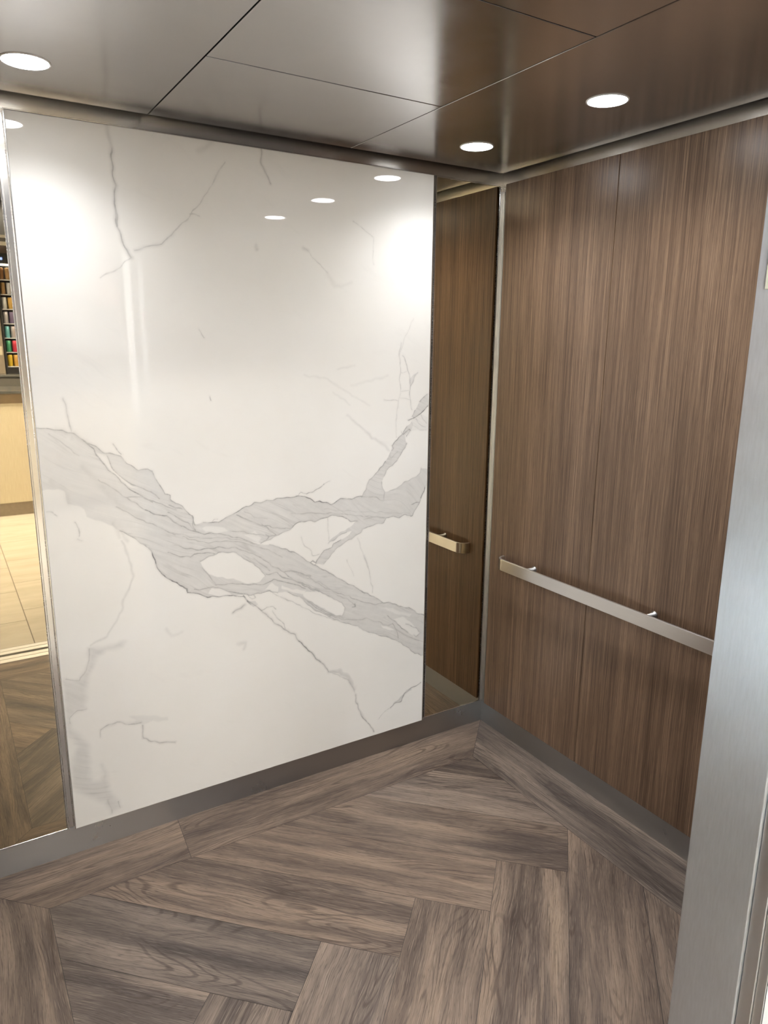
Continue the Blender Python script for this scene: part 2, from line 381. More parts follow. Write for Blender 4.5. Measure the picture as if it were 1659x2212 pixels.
def wood_mat():
    """straight grained walnut laminate, grain upright"""
    k = NT('walnut_laminate')
    o = k.obj()
    wob = k.noise(k.map(o, scale=(6, 6, 1.2)), 1.0, 2)
    ad = k.n('ShaderNodeVectorMath', {0: o, 1: k.n('ShaderNodeCombineXYZ', {0: k.rng(wob, 0, 1, -0.006, 0.006), 1: k.rng(wob, 0, 1, -0.006, 0.006), 2: 0.0}).outputs[0]}, operation='ADD').outputs[0]
    broad = k.noise(k.map(ad, scale=(14, 14, 0.35)), 1.0, 3, 0.55)
    mid = k.noise(k.map(ad, scale=(75, 75, 0.7)), 1.0, 3, 0.6)
    fine = k.noise(k.map(ad, scale=(380, 380, 3.0)), 1.0, 3, 0.6)
    tick = k.noise(k.map(ad, scale=(420, 420, 26)), 1.0, 2, 0.6)
    v = k.math('ADD', k.math('MULTIPLY', broad, 0.24), k.math('ADD', k.math('MULTIPLY', mid, 0.22), k.math('MULTIPLY', fine, 0.54)))
    c = k.ramp(k.rng(v, 0.34, 0.66), [(0.0, srgb(72, 54, 42)), (0.35, srgb(100, 79, 62)), (0.62, srgb(122, 98, 78)), (1.0, srgb(157, 131, 108))])
    c = k.mix(k.rng(tick, 0.52, 0.72, 0.0, 0.35), c, srgb(62, 44, 34))
    k.p(Base_Color=c, Roughness=k.rng(fine, 0.3, 0.7, 0.30, 0.38))
    k.b.inputs['Specular IOR Level'].default_value = 0.5
    k.bump(k.math('ADD', fine, tick), 0.12, 0.0005)
    return k.m
M_WOOD = wood_mat()

def plank_mat():
    """grey brown oak vinyl; UV runs along (u) and across (v) each plank in metres"""
    k = NT('oak_plank')
    uv = k.n('ShaderNodeUVMap', uv_map='plank').outputs[0]
    rnd = k.attr('tone')
    off = k.n('ShaderNodeCombineXYZ', {0: k.math('MULTIPLY', rnd, 37.0), 1: k.math('MULTIPLY', rnd, 11.0), 2: k.math('MULTIPLY', rnd, 5.0)}).outputs[0]
    u = k.n('ShaderNodeVectorMath', {0: uv, 1: off}, operation='ADD').outputs[0]
    wv = k.noise(k.map(u, scale=(2.2, 7, 1)), 1.0, 2)
    ad = k.n('ShaderNodeVectorMath', {0: u, 1: k.n('ShaderNodeCombineXYZ', {0: 0.0, 1: k.rng(wv, 0, 1, -0.03, 0.03), 2: 0.0}).outputs[0]}, operation='ADD').outputs[0]
    streak = k.noise(k.map(ad, scale=(1.3, 15, 1)), 1.0, 4, 0.6)
    streak2 = k.noise(k.map(ad, scale=(0.9, 8, 1), loc=(4, 9, 2)), 1.0, 3, 0.55)
    fib = k.noise(k.map(ad, scale=(8, 330, 1)), 1.0, 2, 0.6)
    fib2 = k.noise(k.map(ad, scale=(12, 520, 1), loc=(3, 5, 1)), 1.0, 2, 0.6)
    pore = k.noise(k.map(ad, scale=(34, 640, 1), loc=(9, 1, 4)), 1.0, 1, 0.5)
    ringn = k.noise(k.map(ad, scale=(1.5, 7.5, 1), loc=(1.7, 3.1, 0)), 1.0, 1, 0.4)
    ring = k.math('SINE', k.math('MULTIPLY', k.math('ADD', ringn, k.math('MULTIPLY', fib, 0.006)), 150.0))
    ringm = k.math('MULTIPLY', k.rng(ring, 0.35, 1.0, 0, 1, True), k.rng(k.noise(k.map(u, scale=(2.5, 9, 1), loc=(8, 2, 5)), 1.0, 2), 0.50, 0.64, 0, 1, True))
    c = k.ramp(k.rng(streak, 0.27, 0.76), [(0.0, srgb(74, 63, 56)), (0.34, srgb(109, 94, 83)), (0.62, srgb(136, 118, 103)), (1.0, srgb(160, 138, 117))])
    c = k.mix(k.rng(streak2, 0.50, 0.68, 0.0, 0.72, True), c, srgb(66, 57, 55))
    c = k.mix(k.math('MULTIPLY', ringm, 0.6), c, srgb(72, 58, 50))
    c = k.mix(k.rng(fib, 0.50, 0.70, 0.0, 0.62), c, srgb(60, 50, 45))
    c = k.mix(k.rng(fib2, 0.56, 0.74, 0.0, 0.42), c, srgb(190, 171, 152))
    c = k.mix(k.rng(pore, 0.60, 0.74, 0.0, 0.6), c, srgb(44, 37, 34))
    hue = k.n('ShaderNodeHueSaturation', {'Color': c, 'Value': k.rng(k.math('FRACT', k.math('MULTIPLY', rnd, 7.31)), 0, 1, 0.80, 1.10), 'Saturation': k.rng(k.math('FRACT', k.math('MULTIPLY', rnd, 3.7)), 0, 1, 0.80, 1.05)}).outputs[0]
    k.p(Base_Color=hue, Roughness=k.rng(fib, 0.3, 0.7, 0.42, 0.52))
    k.b.inputs['Specular IOR Level'].default_value = 0.35
    k.bump(k.math('SUBTRACT', fib2, k.math('MULTIPLY', fib, 1.4)), 0.3, 0.0006)
    return k.m
M_PLANK = plank_mat()

def marble_mat():
    k = NT('white_veined_marble')
    o = k.obj()
    n1 = k.noise(o, 110, 2, 0.5)
    n2 = k.noise(o, 45, 3, 0.6)
    bend = k.noise(o, 3.0, 1)
    ob = k.n('ShaderNodeVectorMath', {0: o, 1: k.n('ShaderNodeCombineXYZ', {0: 0.0, 1: 0.0, 2: k.rng(bend, 0, 1, -0.09, 0.09)}).outputs[0]}, operation='ADD').outputs[0]
    turned = k.map(ob, rot=(0, math.radians(-26), 0))
    flow = k.noise(k.map(turned, scale=(6, 1, 60)), 1.0, 3, 0.6)
    body = k.attr('vein_body')
    body = k.math('MULTIPLY', body, k.rng(flow, 0.25, 0.75, 0.62, 1.12))
    body = k.math('MULTIPLY', body, k.rng(n2, 0.3, 0.7, 0.9, 1.08), clamp=True)
    soft = k.math('MULTIPLY', k.attr('vein_soft'), k.rng(n2, 0.3, 0.7, 0.7, 1.2), clamp=True)
    d = k.math('ADD', k.attr('vein_gap'), k.rng(n1, 0.25, 0.75, -0.0006, 0.0006))
    line = k.math('MULTIPLY', k.rng(d, -0.0004, 0.0021, 1, 0, True), k.attr('vein_ink'))
    line = k.math('MULTIPLY', line, k.rng(k.noise(o, 34, 2), 0.32, 0.62, 0.35, 1.1), clamp=True)
    rid = k.noise(k.map(turned, scale=(1.6, 1, 26), loc=(2, 0, 5)), 1.0, 2, 0.55)
    rid = k.rng(k.math('ABSOLUTE', k.math('SUBTRACT', k.math('FRACT', k.math('MULTIPLY', rid, 5.0)), 0.5)), 0.0, 0.10, 1, 0, True)
    rid = k.math('MULTIPLY', k.math('MULTIPLY', rid, body), k.rng(k.noise(o, 9, 2), 0.4, 0.65, 0.0, 0.34))
    halo = k.math('MULTIPLY', k.rng(d, 0.0, 0.009, 1, 0, True), k.math('MULTIPLY', k.attr('vein_ink'), 0.22))
    cloud = k.noise(o, 2.2, 4, 0.55)
    white = k.mix(k.rng(cloud, 0.3, 0.7), (0.765, 0.745, 0.700), (0.805, 0.790, 0.755))
    hint = k.noise(k.map(turned, scale=(3, 1, 14)), 1.0, 4, 0.65)
    white = k.mix(k.rng(hint, 0.60, 0.82, 0.0, 0.14), white, (0.42, 0.41, 0.40))
    grey = k.mix(k.noise(o, 3.5, 2), (0.570, 0.550, 0.520), (0.575, 0.572, 0.560))
    c = k.mix(body, white, grey)
    c = k.mix(k.math('MULTIPLY', soft, 0.85), c, (0.40, 0.39, 0.37))
    c = k.mix(rid, c, (0.25, 0.24, 0.23))
    c = k.mix(halo, c, (0.40, 0.38, 0.36))
    c = k.mix(k.math('MULTIPLY', line, 0.86), c, (0.17, 0.165, 0.16))
    k.p(Base_Color=c, Roughness=0.02, IOR=1.58)
    return k.m
M_MARBLE = marble_mat()

# ------------------------------------------------------------------ mesh helpers
def bx(bm, x0, x1, y0, y1, z0, z1, mat=0):
    v = [bm.verts.new(c) for c in ((x0, y0, z0), (x1, y0, z0), (x1, y1, z0), (x0, y1, z0), (x0, y0, z1), (x1, y0, z1), (x1, y1, z1), (x0, y1, z1))]
    fs = []
    for q in ((0, 3, 2, 1), (4, 5, 6, 7), (0, 1, 5, 4), (1, 2, 6, 5), (2, 3, 7, 6), (3, 0, 4, 7)):
        f = bm.faces.new([v[i] for i in q]); f.material_index = mat; fs.append(f)
    return fs

def extrude_outline(bm, pts, axis, a, b, smooth=False):
    """closed 2-D outline pushed along one axis from a to b"""
    def P(p, t):
        return {'x': (t, p[0], p[1]), 'y': (p[0], t, p[1]), 'z': (p[0], p[1], t)}[axis]
    A = [bm.verts.new(P(p, a)) for p in pts]
    B = [bm.verts.new(P(p, b)) for p in pts]
    n = len(pts)
    for i in range(n):
        f = bm.faces.new((A[i], A[(i+1) % n], B[(i+1) % n], B[i])); f.smooth = smooth
    bm.faces.new(A[::-1]); bm.faces.new(B)

def lathe(bm, prof, c=(0, 0, 0), seg=40, smooth=True, axis='z'):
    rings = []
    for r, h in prof:
        if r < 1e-6:
            rings.append([bm.verts.new((c[0], c[1], c[2]+h) if axis == 'z' else (c[0]+h, c[1], c[2]))])
        else:
            ring = []
            for i in range(seg):
                a = 2*PI*i/seg
                if axis == 'z':
                    ring.append(bm.verts.new((c[0]+r*math.cos(a), c[1]+r*math.sin(a), c[2]+h)))
                else:
                    ring.append(bm.verts.new((c[0]+h, c[1]+r*math.cos(a), c[2]+r*math.sin(a))))
            rings.append(ring)
    for A, B in zip(rings, rings[1:]):
        for i in range(seg):
            j = (i+1) % seg
            if len(A) == 1 and len(B) == 1: continue
            if len(A) == 1: f = bm.faces.new((A[0], B[i], B[j]))
            elif len(B) == 1: f = bm.faces.new((A[i], A[j], B[0]))
            else: f = bm.faces.new((A[i], A[j], B[j], B[i]))
            f.smooth = smooth

def build(name, bm, mats, parent=None, bevel=0.0, seg=2, loc=None):
    me = bpy.data.meshes.new(name)
    bmesh.ops.recalc_face_normals(bm, faces=bm.faces)
    bm.to_mesh(me); bm.free()
    for m in (mats if isinstance(mats, (list, tuple)) else [mats]):
        me.materials.append(m)
    o = bpy.data.objects.new(name, me)
    COL.objects.link(o)
    if parent: o.parent = parent
    if loc: o.location = loc
    if bevel:
        b = o.modifiers.new('bevel', 'BEVEL'); b.width = bevel; b.segments = seg; b.limit_method = 'ANGLE'
        b.harden_normals = False
    return o

def box(name, x0, x1, y0, y1, z0, z1, mat, parent=None, bevel=0.0):
    bm = bmesh.new(); bx(bm, x0, x1, y0, y1, z0, z1)
    return build(name, bm, mat, parent, bevel)

def struct(o, label=None):
    o['kind'] = 'structure'
    if label: o['label'] = label
    return o

def thing(name, label, cat, loc=(0, 0, 0), group=None):
    o = bpy.data.objects.new(name, None); COL.objects.link(o)
    o.empty_display_size = 0.05
    o.location = loc; o['label'] = label; o['category'] = cat
    if group: o['group'] = group
    return o

def tag(o, label, cat, group=None):
    o['label'] = label; o['category'] = cat
    if group: o['group'] = group
    return o

def dup(root, loc, label=None, group=None):
    r = root.copy(); COL.objects.link(r); r.location = loc
    if label: r['label'] = label
    if group: r['group'] = group
    for ch in list(root.children):
        c = ch.copy(); COL.objects.link(c); c.parent = r
        for g in list(ch.children):
            d = g.copy(); COL.objects.link(d); d.parent = c
    return r

# ================================================================== FLOOR
def clip(poly, rect):
    """clip a convex polygon of (x, y) to an upright rectangle"""
    x0, x1, y0, y1 = rect
    for ax, lim, s in ((0, x0, 1), (0, x1, -1), (1, y0, 1), (1, y1, -1)):
        out = []
        for i, p in enumerate(poly):
            q = poly[(i+1) % len(poly)]
            dp, dq = s*(p[ax]-lim), s*(q[ax]-lim)
            if dp >= 0: out.append(p)
            if dp*dq < 0:
                t = dp/(dp-dq); out.append((p[0]+t*(q[0]-p[0]), p[1]+t*(q[1]-p[1])))
        poly = out
        if len(poly) < 3: return []
    return poly

def inset(poly, d):
    """shrink a convex polygon so a dark joint shows between planks"""
    n = len(poly)
    area = sum(poly[i][0]*poly[(i+1) % n][1]-poly[(i+1) % n][0]*poly[i][1] for i in range(n))
    if area < 0: poly = poly[::-1]
    out = list(poly)
    for i in range(n):
        a, b = poly[i], poly[(i+1) % n]
        L = math.hypot(b[0]-a[0], b[1]-a[1])
        if L < 1e-6: continue
        nx, ny = -(b[1]-a[1])/L, (b[0]-a[0])/L
        off = nx*a[0]+ny*a[1]+d
        new = []
        for k, p in enumerate(out):
            q = out[(k+1) % len(out)]
            dp, dq = nx*p[0]+ny*p[1]-off, nx*q[0]+ny*q[1]-off
            if dp >= 0: new.append(p)
            if dp*dq < 0:
                t = dp/(dp-dq); new.append((p[0]+t*(q[0]-p[0]), p[1]+t*(q[1]-p[1])))
        out = new
        if len(out) < 3: return []
    return out

FY0 = -1.755
BW = 0.222
planks = []            # (polygon, direction)
inner = (-CABW+BW, -BW, FY0+BW, -BW)
s2 = math.sqrt(0.5)
STEP = 0.3236          # plank width times root two
U0, V0 = 0.535, -0.966
def uv2xy(u, v):       # u = x - y, v = x + y
    return ((u+v)/2, (v-u)/2)
LEN = 1.725
for k in range(-9, 9):
    for course in (-1, 0, 1):
        # planks running back-left to front-right end on the zigzag
        v1 = V0-STEP*k; v0 = v1-STEP; ue = U0-STEP*k
        ue2 = ue+course*2*LEN*0.0
        P = [uv2xy(ue-LEN, v0), uv2xy(ue, v0), uv2xy(ue, v1), uv2xy(ue-LEN, v1)]
        if course == 0: planks.append((clip(P, inner), (s2, -s2)))
        # planks running from the zigzag to front-left
        u0 = ue-STEP; vt = v1-STEP+STEP*0.0
        Q = [uv2xy(ue, v1), uv2xy(ue, v1-LEN), uv2xy(ue+STEP, v1-LEN), uv2xy(ue+STEP, v1)]
        if course == 0: planks.append((clip(Q, inner), (-s2, -s2)))
        # the next rows beyond each end
        if course == 1:
            R = [uv2xy(ue-LEN, v0), uv2xy(ue-LEN, v1), uv2xy(ue-2*LEN, v1), uv2xy(ue-2*LEN, v0)]
            planks.append((clip(R, inner), (s2, -s2)))
            R = [uv2xy(ue, v1-LEN), uv2xy(ue, v1-2*LEN), uv2xy(ue+STEP, v1-2*LEN), uv2xy(ue+STEP, v1-LEN)]
            planks.append((clip(R, inner), (-s2, -s2)))
X0, X1, Y0, Y1 = -CABW, 0.0, FY0, 0.0
planks += [
    ([(X0, Y1), (X0+BW, Y1-BW), (-1.398, Y1-BW), (-1.380, Y1)], (1, 0)),
    ([(-1.380, Y1), (-1.398, Y1-BW), (X1-BW, Y1-BW), (X1, Y1)], (1, 0)),
    ([(X1, Y1), (X1-BW, Y1-BW), (X1-BW, Y0+BW), (X1, Y0)], (0, 1)),
    ([(X0, Y1), (X0, Y0), (X0+BW, Y0+BW), (X0+BW, Y1-BW)], (0, 1)),
    ([(X0, Y0), (-0.9, Y0), (-0.9, Y0+BW), (X0+BW, Y0+BW)], (1, 0)),
    ([(-0.9, Y0), (X1, Y0), (X1-BW, Y0+BW), (-0.9, Y0+BW)], (1, 0))]
bm = bmesh.new()
uvl = bm.loops.layers.uv.new('plank')
ton = bm.faces.layers.float.new('tone')
rr = random.Random(21)
for poly, d in planks:
    if len(poly) < 3: continue
    q = inset(poly, 0.0006)
    if len(q) < 3: continue
    cl = []
    for p_ in q:
        if not cl or math.hypot(p_[0]-cl[-1][0], p_[1]-cl[-1][1]) > 1e-5: cl.append(p_)
    if math.hypot(cl[0][0]-cl[-1][0], cl[0][1]-cl[-1][1]) < 1e-5: cl.pop()
    if len(cl) < 3: continue
    f = bm.faces.new([bm.verts.new((x, y, 0.0)) for x, y in cl])
    f[ton] = rr.random()
    cxp = sum(p_[0] for p_ in cl)/len(cl); cyp = sum(p_[1] for p_ in cl)/len(cl)
    for lp in f.loops:
        x, y = lp.vert.co.x-cxp, lp.vert.co.y-cyp
        lp[uvl].uv = (x*d[0]+y*d[1], -x*d[1]+y*d[0])
for f in bm.faces:
    if f.normal.z < 0: f.normal_flip()
sub = bx(bm, X0, X1, Y0, Y1, -0.02, -0.0012, 1)
struct(build('floor', bm, [M_PLANK, M_RUBBER]), 'dark oak plank floor laid in a herringbone with a plank border')

# ================================================================== CAB SHELL
WT = 0.05
struct(box('wall_back', -CABW-WT, WT, 0.0, WT, 0.0, ZTOP+0.03, M_STEEL), 'brushed steel back wall behind marble and mirrors')
struct(box('wall_right', 0.0, WT, -CABD-0.1, 0.0, 0.0, ZTOP+0.03, M_STEEL), 'brushed steel right wall behind the walnut panels')
struct(box('wall_left', -CABW-WT, -CABW, -CABD-0.1, 0.0, 0.0, ZTOP+0.03, M_STEEL), 'brushed steel left wall of the lift cab')

# front return: the big steel face beside the doorway, with its folded lip
bm = bmesh.new()
YF = -1.80
bx(bm, JX, WT, YF, -CABD, 0.0, ZTOP)
bx(bm, -CABW-WT, JL, YF, -CABD, 0.0, ZTOP)
bx(bm, JL, JX, YF, -CABD, 2.135, ZTOP)
struct(build('wall_front', bm, M_JAMB, None, 0.0015, 2), 'brushed steel front return forming the right side of the doorway')
# stepped strips outside the return
struct(box('trim_1', JX+0.006, JX+0.05, -1.823, YF-0.0015, 0.0, ZTOP, M_STRIP, None, 0.0008), 'thin grey steel strip along the outer edge of the doorway')
struct(box('trim_2', JX+0.010, JX+0.05, -1.838, -1.8235, 0.0, ZTOP, M_STRIP, None, 0.0008), 'scuffed light metal edge strip of the lift doorway')
struct(box('trim_3', JX+0.012, JX+0.05, -1.853, -1.8385, 0.0, ZTOP, plain('white_edge', (0.82, 0.82, 0.82), 0.4), None, 0.0008), 'white edge strip at the outermost side of the doorway')

# hung ceiling of brushed steel panels
bm = bmesh.new()
G = 0.0018
xs = [-CABW+0.035, -1.349, -0.6975, -0.035]
ys = [-CABD+0.03, -1.101, -0.558, -0.038]
def panel(x0, x1, y0, y1):
    fs = bx(bm, x0+G, x1-G, y0+G, y1-G, ZC, ZC+0.022)
    edges = set()
    for f in fs:
        for e in f.edges:
            a, b = e.verts[0].co, e.verts[1].co
            low = abs(a.z-ZC) < 1e-5 and abs(b.z-ZC) < 1e-5
            for ax, lim in ((0, xs[0]), (0, xs[3]), (1, ys[0]), (1, ys[3])):
                if low and abs(a[ax]-lim) < 0.004 and abs(b[ax]-lim) < 0.004: edges.add(e)
    if edges:
        r = bmesh.ops.bevel(bm, geom=list(edges), offset=0.013, segments=5, profile=0.5, affect='EDGES')
        for f in r['faces']: f.smooth = True
panel(xs[0], xs[1], ys[0], ys[3]); panel(xs[2], xs[3], ys[0], ys[3])
for a, b in ((ys[0], ys[1]), (ys[1], ys[2]), (ys[2], ys[3])): panel(xs[1], xs[2], a, b)
ceil = struct(build('ceiling', bm, M_CEIL, None, 0.0012, 2), 'hung ceiling of brushed bronze-grey steel panels')
bm = bmesh.new()
# rolled outer lip of the hung ceiling
def lip(pts_axis, a, b):
    pass
bx(bm, -CABW-WT, WT, -1.80, WT, ZTOP, ZTOP+0.03)
bx(bm, xs[0]+0.03, xs[3]-0.03, ys[0]+0.03, ys[3]-0.03, ZC+0.0225, ZC+0.05)
struct(build('trim_4', bm, M_RUBBER), 'dark canopy above the hung ceiling')

# base strips
struct(box('baseboard_back', -CABW, 0.0, -0.004, 0.0, 0.0, BASE-0.0005, M_BASE), 'brushed steel base strip under the marble')
struct(box('baseboard_right', -0.004, 0.0, -CABD, -0.0045, 0.0, BASE-0.0005, M_BASE), 'brushed steel base strip under the walnut panels')
struct(box('baseboard_left', -CABW, -CABW+0.004, -CABD, -0.0045, 0.0, BASE-0.0005, M_BASE))
# corner angle
bm = bmesh.new()
bx(bm, -0.0172, 0.0, -0.003, 0.0, BASE, 2.225); bx(bm, -0.003, 0.0, -0.032, -0.0032, BASE, 2.225)
struct(build('trim_5', bm, M_CORNER, None, 0.0006), 'slim steel angle in the corner between mirror and walnut panel')
# top rails of the walls (frieze)
struct(box('trim_6', -CABW, 0.0, -0.003, 0.0, ZP+0.001, ZTOP, M_FRIEZE), 'steel frieze strip above the marble')
struct(box('trim_7', -0.003, 0.0, -CABD, -0.0035, ZP+0.001, ZTOP, M_FRIEZE), 'steel frieze strip above the walnut panels')

# ================================================================== MARBLE SLAB
def marble_slab():
    t = thing('marble_panel', 'tall white marble slab with grey veins on the back wall', 'wall panel', ((MX0+MX1)/2, -0.004, BASE))
    ox, oy, oz = t.location
    x0, x1, z0, z1 = MX0+0.0035, MX1-0.0035, BASE+0.001, ZP-0.004
    nx, nz = 760, 1190
    X = np.linspace(x0, x1, nx); Z = np.linspace(z0, z1, nz)
    gx, gz = np.meshgrid(X, Z)
    P = np.stack([gx.ravel(), gz.ravel()], 1)
    # small natural wander of every vein
    wx = 0.0016*np.sin(P[:, 0]*61+3*np.sin(P[:, 1]*37))+0.0011*np.sin(P[:, 1]*143+2*np.sin(P[:, 0]*91))
    wz = 0.0016*np.sin(P[:, 1]*57+3*np.sin(P[:, 0]*41)+1)+0.0011*np.sin(P[:, 0]*151+2*np.sin(P[:, 1]*83)+2)
    W = P+np.stack([wx, wz], 1)
    def pts(flat):
        return np.array(flat, float).reshape(-1, 2)/1000.0
    def seg_dist(Q, A, B):
        d = B-A; L = max(d@d, 1e-12)
        t_ = np.clip(((Q-A)@d)/L, 0, 1)
        return np.hypot(Q[:, 0]-A[0]-t_*d[0], Q[:, 1]-A[1]-t_*d[1])
    def window(poly, pad):
        lo, hi = poly.min(0)-pad, poly.max(0)+pad
        return np.nonzero((W[:, 0] > lo[0]) & (W[:, 0] < hi[0]) & (W[:, 1] > lo[1]) & (W[:, 1] < hi[1]))[0]
    def signed(flat, pad):
        poly = pts(flat); idx = window(poly, pad); Q = W[idx]
        d = np.full(len(idx), 1e3); ins = np.zeros(len(idx), bool)
        for i in range(len(poly)):
            A, B = poly[i], poly[(i+1) % len(poly)]
            d = np.minimum(d, seg_dist(Q, A, B))
            if A[1] != B[1]:
                c = ((A[1] > Q[:, 1]) != (B[1] > Q[:, 1])) & (Q[:, 0] < (B[0]-A[0])*(Q[:, 1]-A[1])/(B[1]-A[1])+A[0])
                ins ^= c
        return idx, np.where(ins, d, -d)
    def sstep(v):
        v = np.clip(v, 0, 1); return v*v*(3-2*v)
    body = np.zeros(len(W))
    for inten, soft, flat in VEIN_FILL:
        s_ = soft/1000.0
        idx, sd = signed(flat, 0.03)
        body[idx] = np.maximum(body[idx], inten*sstep((sd+s_)/(2*s_)))
    # the wide band on the left fades out downwards and leftwards
    for inten, soft, flat in VEIN_ISLAND:
        s_ = soft/1000.0
        idx, sd = signed(flat, 0.03)
        body[idx] *= 1-inten*sstep((sd+s_)/(2*s_))
    fade = 0.62+0.38*sstep((P[:, 0]+1.62)/0.42)
    body *= np.where(P[:, 1] > 0.75, fade, 1.0)
    softf = np.zeros(len(W))
    for inten, wmm, flat in VEIN_SOFT:
        pl_ = pts(flat); ww = wmm/1000.0
        idx = window(pl_, ww*3); Q = W[idx]
        d = np.full(len(idx), 1e3)
        for A, B in zip(pl_, pl_[1:]): d = np.minimum(d, seg_dist(Q, A, B))
        softf[idx] = np.maximum(softf[idx], inten*np.exp(-(d/ww)**2))
    gap = np.full(len(W), 0.03); ink = np.zeros(len(W))
    for inten, hw, flat in VEIN_LINE:
        pl_ = pts(flat)
        idx = window(pl_, 0.03); Q = W[idx]
        d = np.full(len(idx), 1e3); pos = np.zeros(len(idx)); n_ = len(pl_)-1
        for i, (A, B) in enumerate(zip(pl_, pl_[1:])):
            e = seg_dist(Q, A, B)
            d = np.minimum(d, e)
        d = d-hw/1000.0*0.8
        better = d < gap[idx]
        gap[idx] = np.where(better, d, gap[idx]); ink[idx] = np.where(better, inten, ink[idx])
    me = bpy.data.meshes.new('slab')
    n0 = nx*nz
    co_ = np.zeros((n0+4, 3)); co_[:n0, 0] = P[:, 0]-ox; co_[:n0, 2] = P[:, 1]-oz; co_[:n0, 1] = MY-oy
    back = np.array([(x0, z0), (x1, z0), (x1, z1), (x0, z1)])
    co_[n0:, 0] = back[:, 0]-ox; co_[n0:, 2] = back[:, 1]-oz; co_[n0:, 1] = -0.0002-oy
    I = np.arange(n0).reshape(nz, nx)
    quads = np.stack([I[:-1, :-1], I[:-1, 1:], I[1:, 1:], I[1:, :-1]], -1).reshape(-1, 4)
    nq = len(quads)
    rim = [I[0, :].tolist()[::-1]+[n0, n0+1], I[:, -1].tolist()[::-1]+[n0+1, n0+2], I[-1, :].tolist()+[n0+2, n0+3], I[:, 0].tolist()+[n0+3, n0], [n0+3, n0+2, n0+1, n0]]
    rim = [r[::1] for r in rim]
    loops = np.concatenate([quads.ravel()]+[np.array(r) for r in rim])
    starts = np.concatenate([np.arange(nq)*4, nq*4+np.cumsum([0]+[len(r) for r in rim[:-1]])])
    tot = np.concatenate([np.full(nq, 4), [len(r) for r in rim]])
    me.vertices.add(len(co_)); me.vertices.foreach_set('co', co_.ravel())
    me.loops.add(len(loops)); me.loops.foreach_set('vertex_index', loops.astype(np.int32))
    me.polygons.add(len(starts)); me.polygons.foreach_set('loop_start', starts.astype(np.int32))
    me.polygons.foreach_set('loop_total', tot.astype(np.int32))
    me.update(calc_edges=True); me.validate()
    for nm, arr in (('vein_body', body), ('vein_soft', softf), ('vein_gap', gap), ('vein_ink', ink)):
        a = me.attributes.new(nm, 'FLOAT', 'POINT')
        full = np.zeros(len(co_)); full[:n0] = arr
        if nm == 'vein_gap': full[n0:] = 0.03
        a.data.foreach_set('value', full.astype(np.float32))
    me.materials.append(M_MARBLE)
    o = bpy.data.objects.new('slab', me); COL.objects.link(o); o.parent = t
    # polished edge channel all round: outer lip, dark groove, inner lip on the left and right
    bm = bmesh.new()
    yb = -0.0002-oy
    def R(a, b, c, d, y0=MY-0.0012):
        bx(bm, a-ox, b-ox, y0-oy, yb, c-oz, d-oz)
    R(MX0, MX0+0.003, BASE+0.0005, ZP); R(MX1-0.003, MX1, BASE+0.0005, ZP)
    R(MX0+0.003, MX1-0.003, ZP-0.0035, ZP)
    ef = build('edge_trim', bm, M_FRAME, t, 0.0005, 1)
    ef['label'] = 'polished steel edge trim'
    return t
marble_slab()

# reveal channels beside the slab
def reveal(name, x0, x1, lab, mat):
    bm = bmesh.new()
    m = (x0+x1)/2
    bx(bm, x0, x1, -0.0035, -0.0005, BASE+0.001, ZP)
    o = build(name, bm, mat); struct(o, lab)
reveal('trim_8', MX0-0.0145, MX0-0.002, 'steel channel left of the marble slab', M_FRAME)
reveal('trim_9', MX1+0.0005, MX1+0.014, 'dark shadow groove right of the marble slab', M_RUBBER)  # dark backing stands in for the shade inside this groove

# ================================================================== MIRRORS
def mirror(x0, x1, label):
    t = thing('wall_mirror', label, 'mirror', ((x0+x1)/2, -0.004, BASE), )
    ox, oy, oz = t.location
    fw_ = 0.006
    bm = bmesh.new()
    bx(bm, x0+fw_-ox, x1-fw_-ox, -0.0065-oy, -0.0042-oy, 0.0015+fw_*0.6, ZP-BASE-fw_)
    build('glass', bm, M_MIRROR, t)
    bm = bmesh.new()
    z0, z1 = 0.001, ZP-BASE-0.0005
    for a, b, c, d in ((x0, x0+fw_*0.7, z0, z1), (x1-fw_*0.7, x1, z0, z1), (x0+fw_*0.7, x1-fw_*0.7, z0, z0+0.004), (x0+fw_*0.7, x1-fw_*0.7, z1-0.005, z1)):
        bx(bm, a-ox, b-ox, -0.009-oy, -0.0042-oy, c, d)
    build('frame', bm, M_FRAME, t, 0.0006, 1)
    return t
mirror(MX1+0.0145, -0.0185, 'narrow tall bronze mirror between the marble slab and the corner')
mirror(-CABW+0.0165, MX0-0.0165, 'tall bronze mirror at the left edge reflecting the lobby')

# ================================================================== WALNUT PANELS
WD = 0.014
def wood_panel(wall, y0, y1, label):
    if wall == 'right':
        o = box('wall_panel', -WD, -0.0042, y0, y1, BASE+0.0005, ZP, M_WOOD, None, 0.0012)
    else:
        o = box('wall_panel', -CABW+0.0042, -CABW+WD, y0, y1, BASE+0.0005, ZP, M_WOOD, None, 0.0012)
    return tag(o, label, 'wall panel')
SEAM = -0.578
wood_panel('right', SEAM+0.0012, -0.033, 'walnut grain wall panel nearest the corner and mirror')
wood_panel('right', -1.142, SEAM-0.0012, 'walnut grain wall panel on the right, beside the steel doorway return')
wood_panel('right', -CABD+0.002, -1.1444, 'walnut grain wall panel hidden behind the steel doorway return')
for a, b, s_ in ((SEAM+0.0012, -0.033, 'nearest the back wall'), (-1.142, SEAM-0.0012, 'in the middle'), (-CABD+0.002, -1.1444, 'nearest the door')):
    wood_panel('left', a, b, 'walnut grain wall panel of the left wall, ' + s_)
struct(box('trim_10', -0.0085, -0.0042, SEAM-0.0011, SEAM+0.0011, BASE+0.001, ZP-0.001, M_RUBBER), 'dark joint between the two walnut panels')

